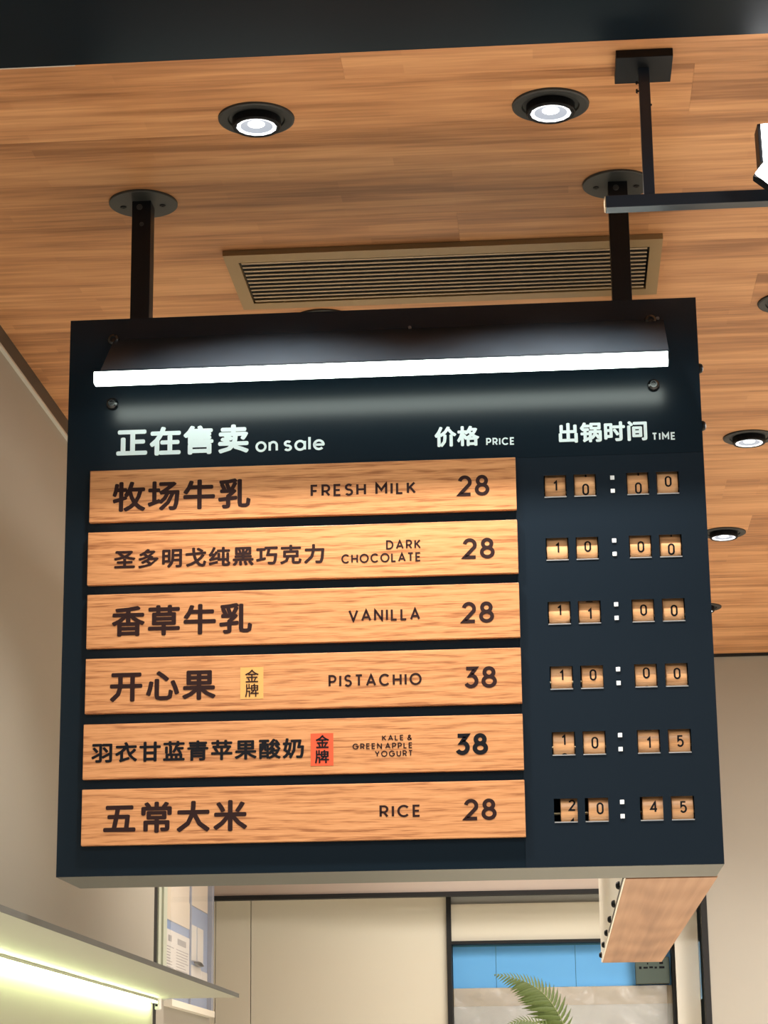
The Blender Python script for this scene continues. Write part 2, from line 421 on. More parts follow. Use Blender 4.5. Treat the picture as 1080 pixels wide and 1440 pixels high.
# ceiling: core slab plus laminate boards
ceil = struct('ceiling', 'dark', -2.0, 3.3, 2.2, 8.0, HC+0.006, HC+0.10)
Wd = 0.1698; y = 2.953 - 3*Wd; row = 0
while y < 7.26:
    y1 = min(y + Wd, 7.27)
    x = -1.014 if y < 6.5 else -1.9
    x = x if row % 2 else x
    seg = random.uniform(0.7, 2.0)
    while x < 3.19:
        x1 = min(x + seg, 3.2)
        if 3.2 - x1 < 0.3: x1 = 3.2
        bm = bmesh.new(); bx(bm, x+0.00005, x1-0.00005, y+0.0002, y1-0.0002, HC, HC+0.006, 0.0002)
        link('plank', bm, 'ceil_wood', ceil, ((x+x1)/2, (y+y1)/2, HC))
        x = x1; seg = random.uniform(1.6, 2.4)
    y = y1; row += 1

# black fascia beam at the shop front
struct('trim_7', 'beam', -1.6, 3.3, 2.28, 2.672, 2.90, 3.25)
struct('trim_8', 'trim_light', -0.72, -0.60, 2.672, 2.676, 2.9005, 2.9035)

# ---------------------------------------------------------------- ceiling vent
t = thing('air_vent', 'long tan ceiling air vent with dark slots, above the menu board', 'vent', (-0.158, 3.73, HC))
fr = bmesh.new()
X0, X1, Y0, Y1 = -0.538, 0.220, 3.593, 3.862
x0, x1, y0, y1 = -0.515, 0.199, 3.628, 3.832
for q in ((X0, X1, Y0, y0), (X0, X1, y1, Y1), (X0, x0, y0, y1), (x1, X1, y0, y1)):
    bx(fr, q[0], q[1], q[2], q[3], HC-0.010, HC-0.0005)
link('frame', fr, 'vent_frame', t, (-0.158, 3.73, HC-0.005))
box('backing', 'dark', x0, x1, y0, y1, HC-0.0015, HC-0.0005, t)  # no recess is cut; the black sheet stands in for shade inside the vent
ns = 11
for k in range(ns):
    yy = y0 + (k+0.5)*(y1-y0)/ns
    bm = bmesh.new()
    sl = 0.0060
    v = [(x0+0.004, yy-sl, HC-0.0098), (x1-0.004, yy-sl, HC-0.0098), (x1-0.004, yy+sl*0.6, HC-0.0085), (x0+0.004, yy+sl*0.6, HC-0.0085)]
    lo = [bm.verts.new(p) for p in v]; hi = [bm.verts.new((p[0], p[1]+0.001, p[2]+0.0018)) for p in v]
    bm.faces.new(lo[::-1]); bm.faces.new(hi)
    for i in range(4): bm.faces.new((lo[i], lo[(i+1) % 4], hi[(i+1) % 4], hi[i]))
    link('slat', bm, 'vent_slat', t, (-0.158, yy, HC-0.009))

# ---------------------------------------------------------------- downlights
def downlight(x, y, label, lit=True, tilt=0.0):
    t = thing('downlight', label, 'ceiling light', (x, y, HC), 'round black recessed downlights')
    bm = bmesh.new()
    lathe(bm, [(0.0575, 0), (0.0570, -0.0030), (0.0540, -0.0042), (0.0430, -0.0030), (0.0415, -0.0004)], 48, x, y, HC)
    link('trim_ring', bm, 'charcoal', t, (x, y, HC), smooth=False)
    bm = bmesh.new()
    lathe(bm, [(0.0365, -0.001), (0.0365, -0.0125), (0.0350, -0.0145), (0.0315, -0.0145), (0.0305, -0.0120)], 40, x, y+0.003, HC, caps=(True, False))
    link('gimbal', bm, 'black', t, (x, y+0.003, HC), smooth=False)
    bm = bmesh.new()
    # faceted lens with a scalloped rim
    n = 28; rim = []
    for k in range(n):
        a = 2*math.pi*k/n; rr = 0.0305 - (0.0009 if k % 2 else 0)
        rim.append(bm.verts.new((x+rr*math.cos(a), y+0.003+rr*math.sin(a), HC-0.0135)))
    mid = [bm.verts.new((x+0.0245*math.cos(2*math.pi*k/n), y+0.003+0.0245*math.sin(2*math.pi*k/n), HC-0.0122)) for k in range(n)]
    for k in range(n): bm.faces.new((rim[k], rim[(k+1) % n], mid[(k+1) % n], mid[k]))
    link('lens', bm, 'lens', t, (x, y, HC))
    bm = bmesh.new(); lathe(bm, [(0.0245, -0.0122), (0.0120, -0.0100)], 28, x, y+0.003, HC, caps=(False, False))
    link('reflector', bm, 'reflector', t, (x, y, HC))
    bm = bmesh.new(); lathe(bm, [(0.013, -0.0098), (0.0125, -0.0112), (0.006, -0.0125), (0.001, -0.0128)], 20, x, y-0.001, HC)
    link('lamp', bm, 'lens_core', t, (x, y, HC))
    l = bpy.data.lights.new('downlight_beam', 'SPOT'); l.energy = 60; l.spot_size = math.radians(105); l.spot_blend = 0.8
    l.shadow_soft_size = 0.03; l.color = (1.0, 0.95, 0.88)
    o = bpy.data.objects.new('downlight_beam', l); C.objects.link(o); o.location = (x, y, HC-0.02)
    return t
DL = [(-0.410, 3.070, 'lit black downlight at upper left, ahead of the left board post'),
      (0.031, 3.067, 'lit black downlight at upper right, left of the square rail canopy'),
      (0.468, 3.955, 'downlight cut by the right edge of the photo, level with the top of the board'),
      (0.464, 4.815, 'lit downlight right of the board, level with the white headings'),
      (0.467, 5.665, 'small lit downlight right of the board, level with the second time row'),
      (0.465, 6.550, 'farthest small downlight, only its edge showing beside the third time row'),
      (-0.400, 3.955, 'downlight hidden behind the board top, only its dark rim showing under the vent')]
for x, y, lb in DL: downlight(x, y, lb)
l = bpy.data.lights.new('alcove_fill', 'SPOT'); l.energy = 60; l.spot_size = math.radians(44); l.spot_blend = 0.9; l.color = (1.0, 0.97, 0.92); l.shadow_soft_size = 0.25  # added spot with no fixture, aimed to brighten the alcove panels
o = bpy.data.objects.new('alcove_fill', l); C.objects.link(o); o.location = (-0.05, 5.9, 2.95)
o.rotation_euler = (Vector((-0.22, 7.44, 2.02)) - Vector(o.location)).to_track_quat('-Z', 'Y').to_euler()
for x, y in ((1.35, 4.8), (1.35, 6.5), (-0.40, 5.66)):
    l = bpy.data.lights.new('downlight_beam', 'SPOT'); l.energy = 75; l.spot_size = math.radians(115); l.spot_blend = 0.8
    l.color = (1.0, 0.93, 0.84); l.shadow_soft_size = 0.04
    o = bpy.data.objects.new('downlight_beam', l); C.objects.link(o); o.location = (x, y, HC-0.03)

# ---------------------------------------------------------------- the menu board
BX0, BX1, BZ0, BZ1, BY = -0.745, 0.251, 1.902, 2.788, 3.340
SX = -0.041                                                   # seam between face plate and time plate
board = thing('menu_board', 'large hanging black menu board with wooden price planks and rolling time digits', 'sign', (-0.247, 3.4275, BZ0))
bm = bmesh.new()
t_ = 0.003; Y2 = 3.515
bx(bm, BX0, BX1, BY+0.004, Y2, BZ0, BZ0+t_); bx(bm, BX0, BX1, BY+0.004, Y2, BZ1-t_, BZ1)
bx(bm, BX0, BX0+t_, BY+0.004, Y2, BZ0+t_, BZ1-t_); bx(bm, BX1-t_, BX1, BY+0.004, Y2, BZ0+t_, BZ1-t_)
bx(bm, BX0+t_, BX1-t_, Y2-t_, Y2, BZ0+t_, BZ1-t_)
link('housing', bm, 'housing', board, (-0.247, 3.43, BZ0), label='grey steel box behind the black face')
bm = bmesh.new()
bx(bm, BX0, SX, BY, BY+0.004, BZ0, BZ1); bx(bm, SX, BX1, BY, BY+0.004, 2.5345, BZ1)
link('face_plate', bm, 'face', board, (-0.4, BY, 2.3))
# time plate with 24 windows
COLS = [(0.0037, 0.0386), (0.0497, 0.0843), (0.1310, 0.1651), (0.1770, 0.2113)]
ROWS = [(2.4690-0.1002*k, 2.5044-0.1002*k) for k in range(6)]
xs = sorted({SX+0.0004, BX1, *[v for c in COLS for v in c]}); zs = sorted({BZ0, 2.534, *[v for c in ROWS for v in c]})
bm = bmesh.new(); gv = {}
def gvert(x, z, y_):
    k = (x, z, y_)
    if k not in gv: gv[k] = bm.verts.new((x, y_, z))
    return gv[k]
def hole(i, j):
    return (xs[i], xs[i+1]) in COLS and (zs[j], zs[j+1]) in ROWS
F0, F1 = BY-0.0004, BY+0.0026
for i in range(len(xs)-1):
    for j in range(len(zs)-1):
        if hole(i, j): continue
        for y_ in (F0, F1):
            q = [gvert(xs[i], zs[j], y_), gvert(xs[i+1], zs[j], y_), gvert(xs[i+1], zs[j+1], y_), gvert(xs[i], zs[j+1], y_)]
            bm.faces.new(q if y_ == F0 else q[::-1])
        for (di, dj, a, b_) in ((-1, 0, (0, 0), (0, 1)), (1, 0, (1, 0), (1, 1)), (0, -1, (0, 0), (1, 0)), (0, 1, (0, 1), (1, 1))):
            ii, jj = i+di, j+dj
            if 0 <= ii < len(xs)-1 and 0 <= jj < len(zs)-1 and not hole(ii, jj): continue
            p, q2 = (xs[i+a[0]], zs[j+a[1]]), (xs[i+b_[0]], zs[j+b_[1]])
            bm.faces.new((gvert(*p, F0), gvert(*q2, F0), gvert(*q2, F1), gvert(*p, F1)))
link('time_plate', bm, 'time_face', board, (0.1, BY, 2.2), label='bluish black plate with cut-out digit windows')
box('shade_panel', 'dark', -0.02, 0.24, 3.452, 3.456, 1.93, 2.54, board)  # added panel; its black stands in for shade in the gaps beside the drums

# headings
text('lettering', '正在售卖', -0.6665, -0.4561, 2.5571, 2.6045, BY-0.0006, 'white_print', board, 0.037)
text('lettering', 'on', -0.4456, -0.4100, 2.5574, 2.5751, BY-0.0006, 'white_print', board, 0.19)
text('lettering', 'sale', -0.4011, -0.3363, 2.5574, 2.5813, BY-0.0006, 'white_print', board, 0.19)
text('lettering', '价格', -0.1641, -0.0942, 2.5558, 2.5889, BY-0.0006, 'white_print', board, 0.037)
text('lettering', 'PRICE', -0.0837, -0.0394, 2.5557, 2.5681, BY-0.0006, 'white_print', board, 0.23)
text('lettering', '出锅时间', 0.0292, 0.1660, 2.5556, 2.5881, BY-0.0006, 'white_print', board, 0.037)
text('lettering', 'TIME', 0.1730, 0.2094, 2.5552, 2.5677, BY-0.0006, 'white_print', board, 0.23)

# wooden price planks
PL = [
 dict(t=[('牧场牛乳', -.6692, -.4517, 2.4650, 2.5134, .029), ('FRESH', -.3579, -.2713, 2.4793, 2.4990, .205), ('MILK', -.2570, -.1938, 2.4793, 2.4990, .205), ('28', -.1291, -.0803, 2.4728, 2.5062, .205)]),
 dict(t=[('圣多明戈纯黑巧克力', -.6650, -.3368, 2.3729, 2.4039, .029), ('DARK', -.2413, -.1877, 2.3915, 2.4063, .205), ('CHOCOLATE', -.3106, -.1878, 2.3714, 2.3861, .205), ('28', -.1237, -.0745, 2.3727, 2.4056, .205)]),
 dict(t=[('香草牛乳', -.6664, -.4485, 2.2662, 2.3142, .029), ('VANILLA', -.3003, -.1905, 2.2795, 2.2985, .205), ('28', -.1271, -.0780, 2.2722, 2.3055, .205)]),
 dict(t=[('开心果', -.6671, -.5039, 2.1644, 2.2109, .029), ('PISTACHIO', -.3315, -.1898, 2.1789, 2.1977, .205), ('38', -.1261, -.0761, 2.1719, 2.2051, .205)]),
 dict(t=[('羽衣甘蓝青苹果酸奶', -.6934, -.3689, 2.0715, 2.1026, .030), ('KALE', -.2510, -.2183, 2.0952, 2.1036, .205), ('&', -.2129, -.2056, 2.0952, 2.1036, .205), ('GREEN', -.2957, -.2512, 2.0830, 2.0919, .205), ('APPLE', -.2465, -.2052, 2.0830, 2.0919, .205), ('YOGURT', -.2621, -.2050, 2.0710, 2.0802, .205), ('38', -.1414, -.0918, 2.0707, 2.1032, .25)]),
 dict(t=[('五常大米', -.6730, -.4546, 1.9642, 2.0111, .029), ('RICE', -.2561, -.1943, 1.9797, 1.9981, .205), ('28', -.1303, -.0814, 1.9727, 2.0048, .205)]),
]
PLAB = ['wooden plank for fresh milk at 28', 'wooden plank for dark chocolate at 28', 'wooden plank for vanilla at 28',
        'wooden plank for pistachio at 38 with a pale gold sticker', 'wooden plank for kale and green apple yogurt at 38 with a red sticker',
        'wooden plank for rice at 28']
PZ = [(2.4495, 2.533), (2.349, 2.433), (2.249, 2.3335), (2.1475, 2.2325), (2.047, 2.131), (1.947, 2.0315)]
for k, (z0, z1) in enumerate(PZ):
    bm = bmesh.new(); px0 = -0.7055 - (0.001 if k in (1, 4, 5) else 0)
    bx(bm, px0, -0.039, BY-0.009, BY-0.0002, z0, z1, 0.0007)
    o = link('menu_plank', bm, 'menu_wood', board, ((px0-0.039)/2, BY-0.005, (z0+z1)/2), label=PLAB[k])
    for i, (s, a, b_, c_, d_, off) in enumerate(PL[k]['t']):
        mt = 'black_print' if (k == 4 and (i == 0 or s == '38')) else 'brown_print'
        text('lettering', s, a, b_, c_, d_, BY-0.0094, mt, o, off)
    if k in (3, 4):
        g = (-.4663, -.4311, 2.1641, 2.2130) if k == 3 else (-.3590, -.3247, 2.0596, 2.1087)
        box('sticker', 'gold_st' if k == 3 else 'red_st', g[0], g[1], BY-0.0094, BY-0.0090, g[2], g[3], o,
            label='pale gold award sticker' if k == 3 else 'orange red award sticker')
        if k == 3: q = ((-.4589, -.4381, 2.1896, 2.2094), (-.4588, -.4381, 2.1671, 2.1874))
        else: q = ((-.3514, -.3309, 2.0862, 2.1062), (-.3526, -.3311, 2.0631, 2.0835))
        for s, g2 in zip('金牌', q):
            text('lettering', s, *g2, BY-0.0098, 'brown_print' if k == 3 else 'black_print', o, .010 if k == 3 else .022)

# digit drums behind the windows
DIG = ['1000', '1000', '1100', '1000', '1015', '2045']
OFFS = [(-1, 6, 6.5, -2.4), (-2, -3, 0, 5), (-4, 2.5, -1, 1), (-3.5, -3, -4, -2), (-5, 0, 2, .5), (-7, -1.5, -2, -1)]
XS = {(5, 0): 0.0085, (5, 1): 0.0042, (5, 2): 0.0028, (3, 1): 0.0010}
RD = 0.033; DY = BY + 0.0050 + RD
for k in range(6):
    z0, z1 = ROWS[k]; zc = (z0+z1)/2
    bm = bmesh.new(); lathe(bm, [(0.0022, -0.012), (0.0022, 0.236)], 8, 0, DY, zc, 'X')
    link('axle', bm, 'axle', board, (0.1, DY, zc))
    for c in range(4):
        a, b_ = COLS[c]; xc = (a+b_)/2 + XS.get((k, c), 0.0); hw = 0.0160
        bm = bmesh.new()
        lathe(bm, [(RD-0.006, -hw), (RD-0.0007, -hw), (RD, -hw+0.0007), (RD, hw-0.0007), (RD-0.0007, hw), (RD-0.006, hw)], 96, xc, DY, zc, 'X')
        d = link('digit_drum', bm, 'drum_wood', board, (xc, DY, zc), smooth=False)
        # numeral wrapped round the drum, with its neighbours
        n = int(DIG[k][c]); dz = -OFFS[k][c]*0.001055
        me = bmesh.new()
        for s in (-1, 0, 1):
            ch = str((n + s) % 10)
            wn = {'1': 0.0070, '4': 0.0118}.get(ch, 0.0104)
            tb = latin_bm(ch, -wn/2, wn/2, -0.0090, 0.0090, 0, 0.175, DG)
            for v in tb.verts:
                h = v.co.z + dz + 0.0012 + s*0.0290
                ang = h/RD
                xx = (0.0006 if ch == '1' else 0.001) + v.co.x
                v.co = Vector((xc + xx, DY - (RD+0.0003)*math.cos(ang), zc + (RD+0.0003)*math.sin(ang)))
            tm = bpy.data.meshes.new('tmp'); tb.to_mesh(tm); tb.free(); me.from_mesh(tm); bpy.data.meshes.remove(tm)
        link('numeral', me, 'black_print', d, (xc, DY, zc))
        box('slot_lip', 'lip', a+0.0004, b_-0.0004, BY-0.0016, BY+0.0022, z0-0.0005, z0+0.0010, board)
    for zz in (zc+0.0105, zc-0.0106):
        xx = 0.1094 - 0.0009*k
        box('colon_dot', 'dot', xx-0.0032, xx+0.0032, BY-0.0022, BY-0.0010, zz-0.0033, zz+0.0033, board, bevel=0.0005)

# bolts on the face and on the right edge
def bolt(x, z):
    bm = bmesh.new(); lathe(bm, [(0.0095, 0), (0.0098, -0.003), (0.0085, -0.007), (0.0055, -0.0095), (0.0040, -0.0095), (0.0036, -0.006), (0.0005, -0.006)], 14, x, BY, z, 'Y')
    link('bolt', bm, 'bolt', board, (x, BY, z))
for x, z in ((-0.674, 2.6445), (0.179, 2.6445), (-0.674, 2.7515), (0.179, 2.751)): bolt(x, z)
for z in (2.674, 2.580):
    bm = bmesh.new(); lathe(bm, [(0.0075, 0), (0.0080, 0.002), (0.0065, 0.0055), (0.003, 0.007)], 14, BX1, BY+0.012, z, 'X')
    link('bolt', bm, 'black', board, (BX1, BY+0.012, z))
# posts and round flanges
for x in (-0.636, 0.137):
    bm = bmesh.new(); bx(bm, x-0.0155, x+0.0155, 3.353, 3.388, BZ1-0.002, HC-0.004, 0.001)
    link('post', bm, 'black', board, (x, 3.37, 2.9))
    bm = bmesh.new(); lathe(bm, [(0.056, -0.0003), (0.056, -0.0035), (0.0552, -0.0042), (0.001, -0.0042)], 56, x, 3.370, HC)
    fl = link('flange', bm, 'flange', board, (x, 3.37, HC), label='round grey-black ceiling flange')
    for dx in (-0.034, 0.031): screw(fl, x+dx, 3.375, HC-0.0042, 0.0052, 0.0015, 'Z', -1, 'black')
    p = [o for o in board.children if o.name.startswith('post')][-1]
    screw(p, x-0.003, 3.353, 2.985, 0.0050, 0.002, 'Y', -1, 'charcoal'); screw(p, x+0.001, 3.353, 2.955, 0.0036, 0.002, 'Y', -1, 'charcoal')

# ---------------------------------------------------------------- picture lamp on the board
lamp = thing('sign_lamp', 'lit white tube lamp on a black bracket across the top of the menu board', 'lamp', (-0.24, 3.29, 2.66))
bm = bmesh.new()
prof = [(BY-0.0003, 2.7535), (3.240, 2.669), (3.240, 2.6655), (3.243, 2.6655), (BY-0.0003, 2.7495)]
xa, xb = -0.6735, 0.1990
A = [bm.verts.new((xa, p[0], p[1])) for p in prof]; B = [bm.verts.new((xb, p[0], p[1])) for p in prof]
bm.faces.new(A); bm.faces.new(B[::-1])
for i in range(5): bm.faces.new((A[i], A[(i+1) % 5], B[(i+1) % 5], B[i]))
link('bracket', bm, 'bracket', lamp, (-0.24, 3.29, 2.7))
bm = bmesh.new()
pr = [(3.2395, 2.6655), (3.2395, 2.6500), (3.2430, 2.6470), (3.2560, 2.6470), (3.2590, 2.6500), (3.2590, 2.6655)]
A = [bm.verts.new((-0.684, p[0], p[1])) for p in pr]; B = [bm.verts.new((0.1975, p[0], p[1])) for p in pr]
bm.faces.new(A); bm.faces.new(B[::-1])
for i in range(6): bm.faces.new((A[i], A[(i+1) % 6], B[(i+1) % 6], B[i]))
link('light_tube', bm, 'tube', lamp, (-0.24, 3.25, 2.656), label='glowing white diffuser')
bm = bmesh.new(); bx(bm, -0.6735, 0.199, 3.241, 3.262, 2.6655, 2.6685); link('channel', bm, 'black', lamp, (-0.24, 3.25, 2.667))
for x in (-0.674, -0.20, 0.19):
    screw(lamp, x, BY-0.001, 2.7545, 0.003, 0.003, 'Y', -1)

# ---------------------------------------------------------------- return box behind the board
rb = thing('sign_box', 'deep box with plywood underside and white side, running back from behind the menu board', 'sign', (0.182, 4.5, BZ0))
gx0, gx1, gy0, gy1 = 0.1105, 0.2530, 3.522, 5.52
box('underside_panel', 'box_wood', gx0+0.001, gx1, gy0, gy1, BZ0-0.001, BZ0+0.006, rb, label='plywood underside panel')
box('side_panel', 'post_cream', gx0-0.002, gx0+0.001, gy0, gy1, BZ0, BZ1-0.003, rb, label='white side panel')
box('side_panel', 'face', gx1-0.003, gx1, gy0, gy1, BZ0+0.006, BZ1-0.003, rb, label='black outer side panel')
box('end_panel', 'post_cream', gx0+0.001, gx1-0.003, gy1-0.003, gy1, BZ0+0.006, BZ1-0.003, rb)
box('top_panel', 'housing', gx0, gx1, gy0, gy1, BZ1-0.003, BZ1, rb)
for k in range(6):
    bm = bmesh.new(); yy = 3.745 + 0.336*k
    lathe(bm, [(0.0068, 0), (0.0068, 0.003), (0.005, 0.006), (0.002, 0.007)], 12, gx0-0.002, yy, BZ0+0.011, 'X', -1)
    link('screw', bm, 'black', rb, (gx0-0.002, yy, BZ0+0.011))
box('post', 'black', 0.166, 0.197, 5.20, 5.235, BZ1, HC, rb)
box('edge_strip', 'black', gx0-0.0035, gx0-0.0018, gy0, 4.6, BZ0-0.0005, BZ0+0.003, rb)

# ---------------------------------------------------------------- hanging light rail and floodlight
rail = thing('light_rail', 'thin black light rail hung from a square ceiling canopy at upper right', 'light rail', (0.164, 2.941, HC))
bm = bmesh.new(); bx(bm, 0.1237, 0.2038, 2.900, 2.983, HC-0.0125, HC-0.0003, 0.0006); link('canopy', bm, 'black', rail, (0.164, 2.94, HC))
bm = bmesh.new(); bx(bm, 0.1560, 0.1715, 2.9335, 2.9490, 2.792, HC-0.012, 0.0007); link('drop_rod', bm, 'rail', rail, (0.164, 2.941, 2.9))
bm = bmesh.new(); bx(bm, 0.1025, 1.55, 2.930, 2.952, 2.7745, 2.7925, 0.0006); link('rail', bm, 'rail', rail, (0.8, 2.941, 2.784))
box('end_cap', 'vent_slat', 0.1005, 0.1025, 2.931, 2.951, 2.7755, 2.7915, rail, label='small tan end cap')
bm = bmesh.new(); bx(bm, 1.40, 1.4155, 2.9335, 2.9490, 2.792, HC-0.012, 0.0007); link('drop_rod', bm, 'rail', rail, (1.4, 2.941, 2.9))
bm = bmesh.new(); bx(bm, 1.368, 1.448, 2.900, 2.983, HC-0.0125, HC-0.0003, 0.0006); link('canopy', bm, 'black', rail, (1.4, 2.94, HC))
for zz, rr in ((2.968, 0.003), (2.955, 0.004)):
    bm = bmesh.new(); lathe(bm, [(0.0015, 0), (0.0015, 0.002), (rr, 0.002), (rr*0.7, 0.0045)], 8, 0.1560, 2.941, zz, 'X', -1); link('set_screw', bm, 'black', rail, (0.156, 2.941, zz))
bm = bmesh.new(); lathe(bm, [(0.002, 0), (0.0015, 0.0018)], 8, 0.1715, 2.941, 2.933, 'X'); link('set_screw', bm, 'black', rail, (0.17, 2.941, 2.93))

fl = thing('floodlight', 'bright white floodlight in a black frame on the rail at the right edge', 'spotlight', (0.375, 2.93, 2.7925))
def slab(name, m, pts, dirv, th, parent, label=None):
    bm = bmesh.new(); d = Vector(dirv).normalized()*th
    A = [bm.verts.new(p) for p in pts]; B = [bm.verts.new(Vector(p)+d) for p in pts]; n = len(pts)
    bm.faces.new(A); bm.faces.new(B[::-1])
    for i in range(n): bm.faces.new((A[i], A[(i+1) % n], B[(i+1) % n], B[i]))
    return link(name, bm, m, parent, sum((Vector(p) for p in pts), Vector())/n, label=label)
slab('housing', 'black', [(0.3180, 2.925, 2.889), (0.430, 2.925, 2.897), (0.430, 2.918, 2.828), (0.3180, 2.918, 2.828)], (0, 1, 0.1), 0.045, fl)
slab('lit_face', 'flood', [(0.3225, 2.9235, 2.887), (0.427, 2.9235, 2.893), (0.427, 2.9165, 2.8285), (0.3225, 2.9165, 2.8285)], (0, -1, -0.1), 0.003, fl, 'glowing white front')
slab('lower_flap', 'flood', [(0.3225, 2.914, 2.826), (0.427, 2.914, 2.826), (0.427, 2.880, 2.755), (0.3230, 2.880, 2.7800), (0.3065, 2.880, 2.7960)], (0, 0.5, -1), 0.002, fl, 'white lower flap, its glow put in for light from the lit front')  # flap is no lamp; light it catches from the front is put in as emission
slab('flap_frame', 'black', [(0.3180, 2.9145, 2.8235), (0.430, 2.9145, 2.8235), (0.430, 2.8805, 2.748), (0.3220, 2.8805, 2.7745), (0.3030, 2.8805, 2.7910)], (0, 0.5, -1), 0.006, fl)
bm = bmesh.new(); bx(bm, 0.368, 0.384, 2.934, 2.948, 2.7925, 2.845, 0.001); link('stem', bm, 'black', fl, (0.376, 2.941, 2.82))

# ---------------------------------------------------------------- wall shelf with strip light
sh = thing('wall_shelf', 'thin metal wall shelf with a grey edge and a green-white glow underneath, lower left', 'shelf', (-0.90, 4.4, 1.84))
box('shelf_board', 'shelf', -1.0137, -0.7955, 2.9, 5.676, 1.8405, 1.8455, sh)
box('edge', 'shelf_edge', -0.7955, -0.7935, 2.9, 5.676, 1.8400, 1.8500, sh)
box('light_strip', 'led', -1.0040, -0.9970, 2.95, 5.66, 1.8300, 1.8335, sh, label='glowing strip light')
box('strip_channel', 'shelf', -1.0050, -0.9960, 2.95, 5.66, 1.8335, 1.8400, sh)
bm = bmesh.new(); bx(bm, -1.0130, -0.999, 5.704, 5.735, 1.815, 1.858, 0.004); c = link('end_clip', bm, 'plastic', sh, (-1.008, 5.71, 1.83), label='white plastic end clip')
for zz in (1.847, 1.838, 1.826): box('clip_hole', 'gap', -1.010, -1.004, 5.7028, 5.7045, zz-0.0025, zz+0.0025, c)

# ---------------------------------------------------------------- notice case on the left wall
nc = thing('notice_case', 'wall notice case with blue backing, papers and clear cover, behind the shelf end', 'notice board', (-1.0, 6.2, 1.84))
WX = -1.016
box('post', 'mint', WX, WX+0.006, 5.735, 5.775, 1.845, 2.6, nc, label='pale green upright')
box('post', 'mint', WX, WX+0.010, 5.785, 5.838, 1.845, 2.6, nc, label='pale green upright')
box('backing', 'notice_blue', WX, WX+0.004, 5.845, 6.565, 1.851, 2.125, nc)
box('header_sheet', 'paper_warm', WX+0.004, WX+0.006, 5.85, 6.228, 2.055, 2.126, nc)
pg = box('page', 'paper', WX+0.004, WX+0.006, 5.848, 6.228, 1.868, 2.030, nc, label='white typed page')
bm = bmesh.new()
for (a, b_) in ((5.853, 5.985), (6.0, 6.22)):
    z = 1.985
    while z > 1.875:
        bx(bm, WX+0.006, WX+0.0063, a+0.01, b_-random.uniform(0.01, 0.08), z, z+0.0022); z -= 0.0075
    bx(bm, WX+0.006, WX+0.0063, a+0.03, b_-0.05, 2.000, 2.016)
link('print', bm, 'ink', pg, (WX+0.006, 6.03, 1.94), kind='stuff')
box('divider', 'frame_blue', WX+0.004, WX+0.009, 6.232, 6.246, 1.851, 2.2, nc)
box('top_sheet', 'paper_warm', WX+0.001, WX+0.004, 5.845, 6.565, 2.127, 2.35, nc)
for a, b_ in ((6.262, 6.345), (6.368, 6.468)):
    box('paper_strip', 'paper', WX+0.004, WX+0.007, a, b_, 1.975, 2.072, nc)
box('paper_strip', 'paper', WX+0.004, WX+0.007, 6.25, 6.43, 1.885, 1.962, nc); box('paper_strip', 'paper', WX+0.004, WX+0.007, 6.435, 6.55, 1.885, 1.955, nc)
bm = bmesh.new(); lathe(bm, [(0.002, -0.075), (0.006, -0.03), (0.008, 0), (0.006, 0.04), (0.002, 0.085)], 8, WX+0.014, 6.345, 1.968, 'Y'); link('clip', bm, 'charcoal', nc, (WX+0.014, 6.345, 1.968), label='dark clip')
box('ledge', 'post_cream', WX, WX+0.022, 5.86, 6.60, 1.832, 1.849, nc)
box('frame_post', 'frame_blue', WX, WX+0.016, 6.572, 6.610, 1.84, 2.6, nc, label='grey blue upright at the wall end')
box('frame_post', 'paper', WX, WX+0.010, 6.612, 6.643, 1.84, 2.6, nc)
box('cover', 'acrylic', WX+0.018, WX+0.020, 5.842, 6.572, 1.851, 2.40, nc, label='clear acrylic cover')

# ---------------------------------------------------------------- alcove fittings
cab = thing('tall_cabinet', 'tall cream cupboard with two flush doors inside the black framed opening', 'cabinet', (-0.75, 7.6, 0))
box('door', 'cream', -1.119, -1.0035, 7.44, 7.462, 0.10, 2.2600, cab); box('door', 'cream', -1.0010, -0.3560, 7.4415, 7.462, 0.10, 2.2600, cab)
box('door', 'cream', -1.54, -1.121, 7.44, 7.462, 0.10, 2.2600, cab)
box('body', 'gap', -1.54, -0.3560, 7.462, 7.90, 0.0, 2.2600, cab)
fr_ = thing('glazing_frame', 'thin black frame of the window niche under the menu board', 'frame', (0.05, 7.45, 0))
box('upright', 'gap', -0.3550, -0.3405, 7.425, 7.489, 0.0, 2.262, fr_); box('upright', 'gap', 0.3735, 0.3830, 7.425, 7.489, 0, 2.262, fr_)
box('crossbar', 'gap', -0.3405, 0.3735, 7.43, 7.489, 2.0905, 2.1000, fr_)
uc = tag(box('upper_panel', 'cream', -0.3400, 0.3730, 7.445, 7.49, 2.1005, 2.2200), 'wide cream panel above the black crossbar and the blue panels', 'panel')
tp = tag(box('top_strip', 'grey_panel', -0.3400, 0.3730, 7.46, 7.49, 2.2205, 2.262), 'grey white strip just under the header, right of the black upright', 'panel')
ps = tag(box('cream_post', 'post_cream', 0.3835, 0.4585, 7.40, 7.47, 0.0, 2.262), 'cream upright post between the niche and the black jamb', 'post')
bp_ = thing('blue_splashback', 'sky blue panelled splashback inside the niche, above the wrapped shelf', 'panel', (0.0, 7.51, 1.94))
for a, b_ in ((-0.339, -0.1985), (-0.197, 0.0620), (0.0635, 0.3725)):
    box('panel', 'blue', a, b_, 7.500, 7.506, 1.952, 2.0855, bp_)
box('edge_strip', 'blue_dark', -0.339, 0.3725, 7.495, 7.506, 2.0855, 2.0905, bp_)
box('backing', 'blue_dark', -0.339, 0.3725, 7.5065, 7.52, 1.952, 2.0855, bp_)
tag(box('side_pane', 'blue', 0.4590, 0.4600, 7.34, 7.43, 1.9, 2.08), 'narrow blue sliver beside the black right jamb', 'panel')
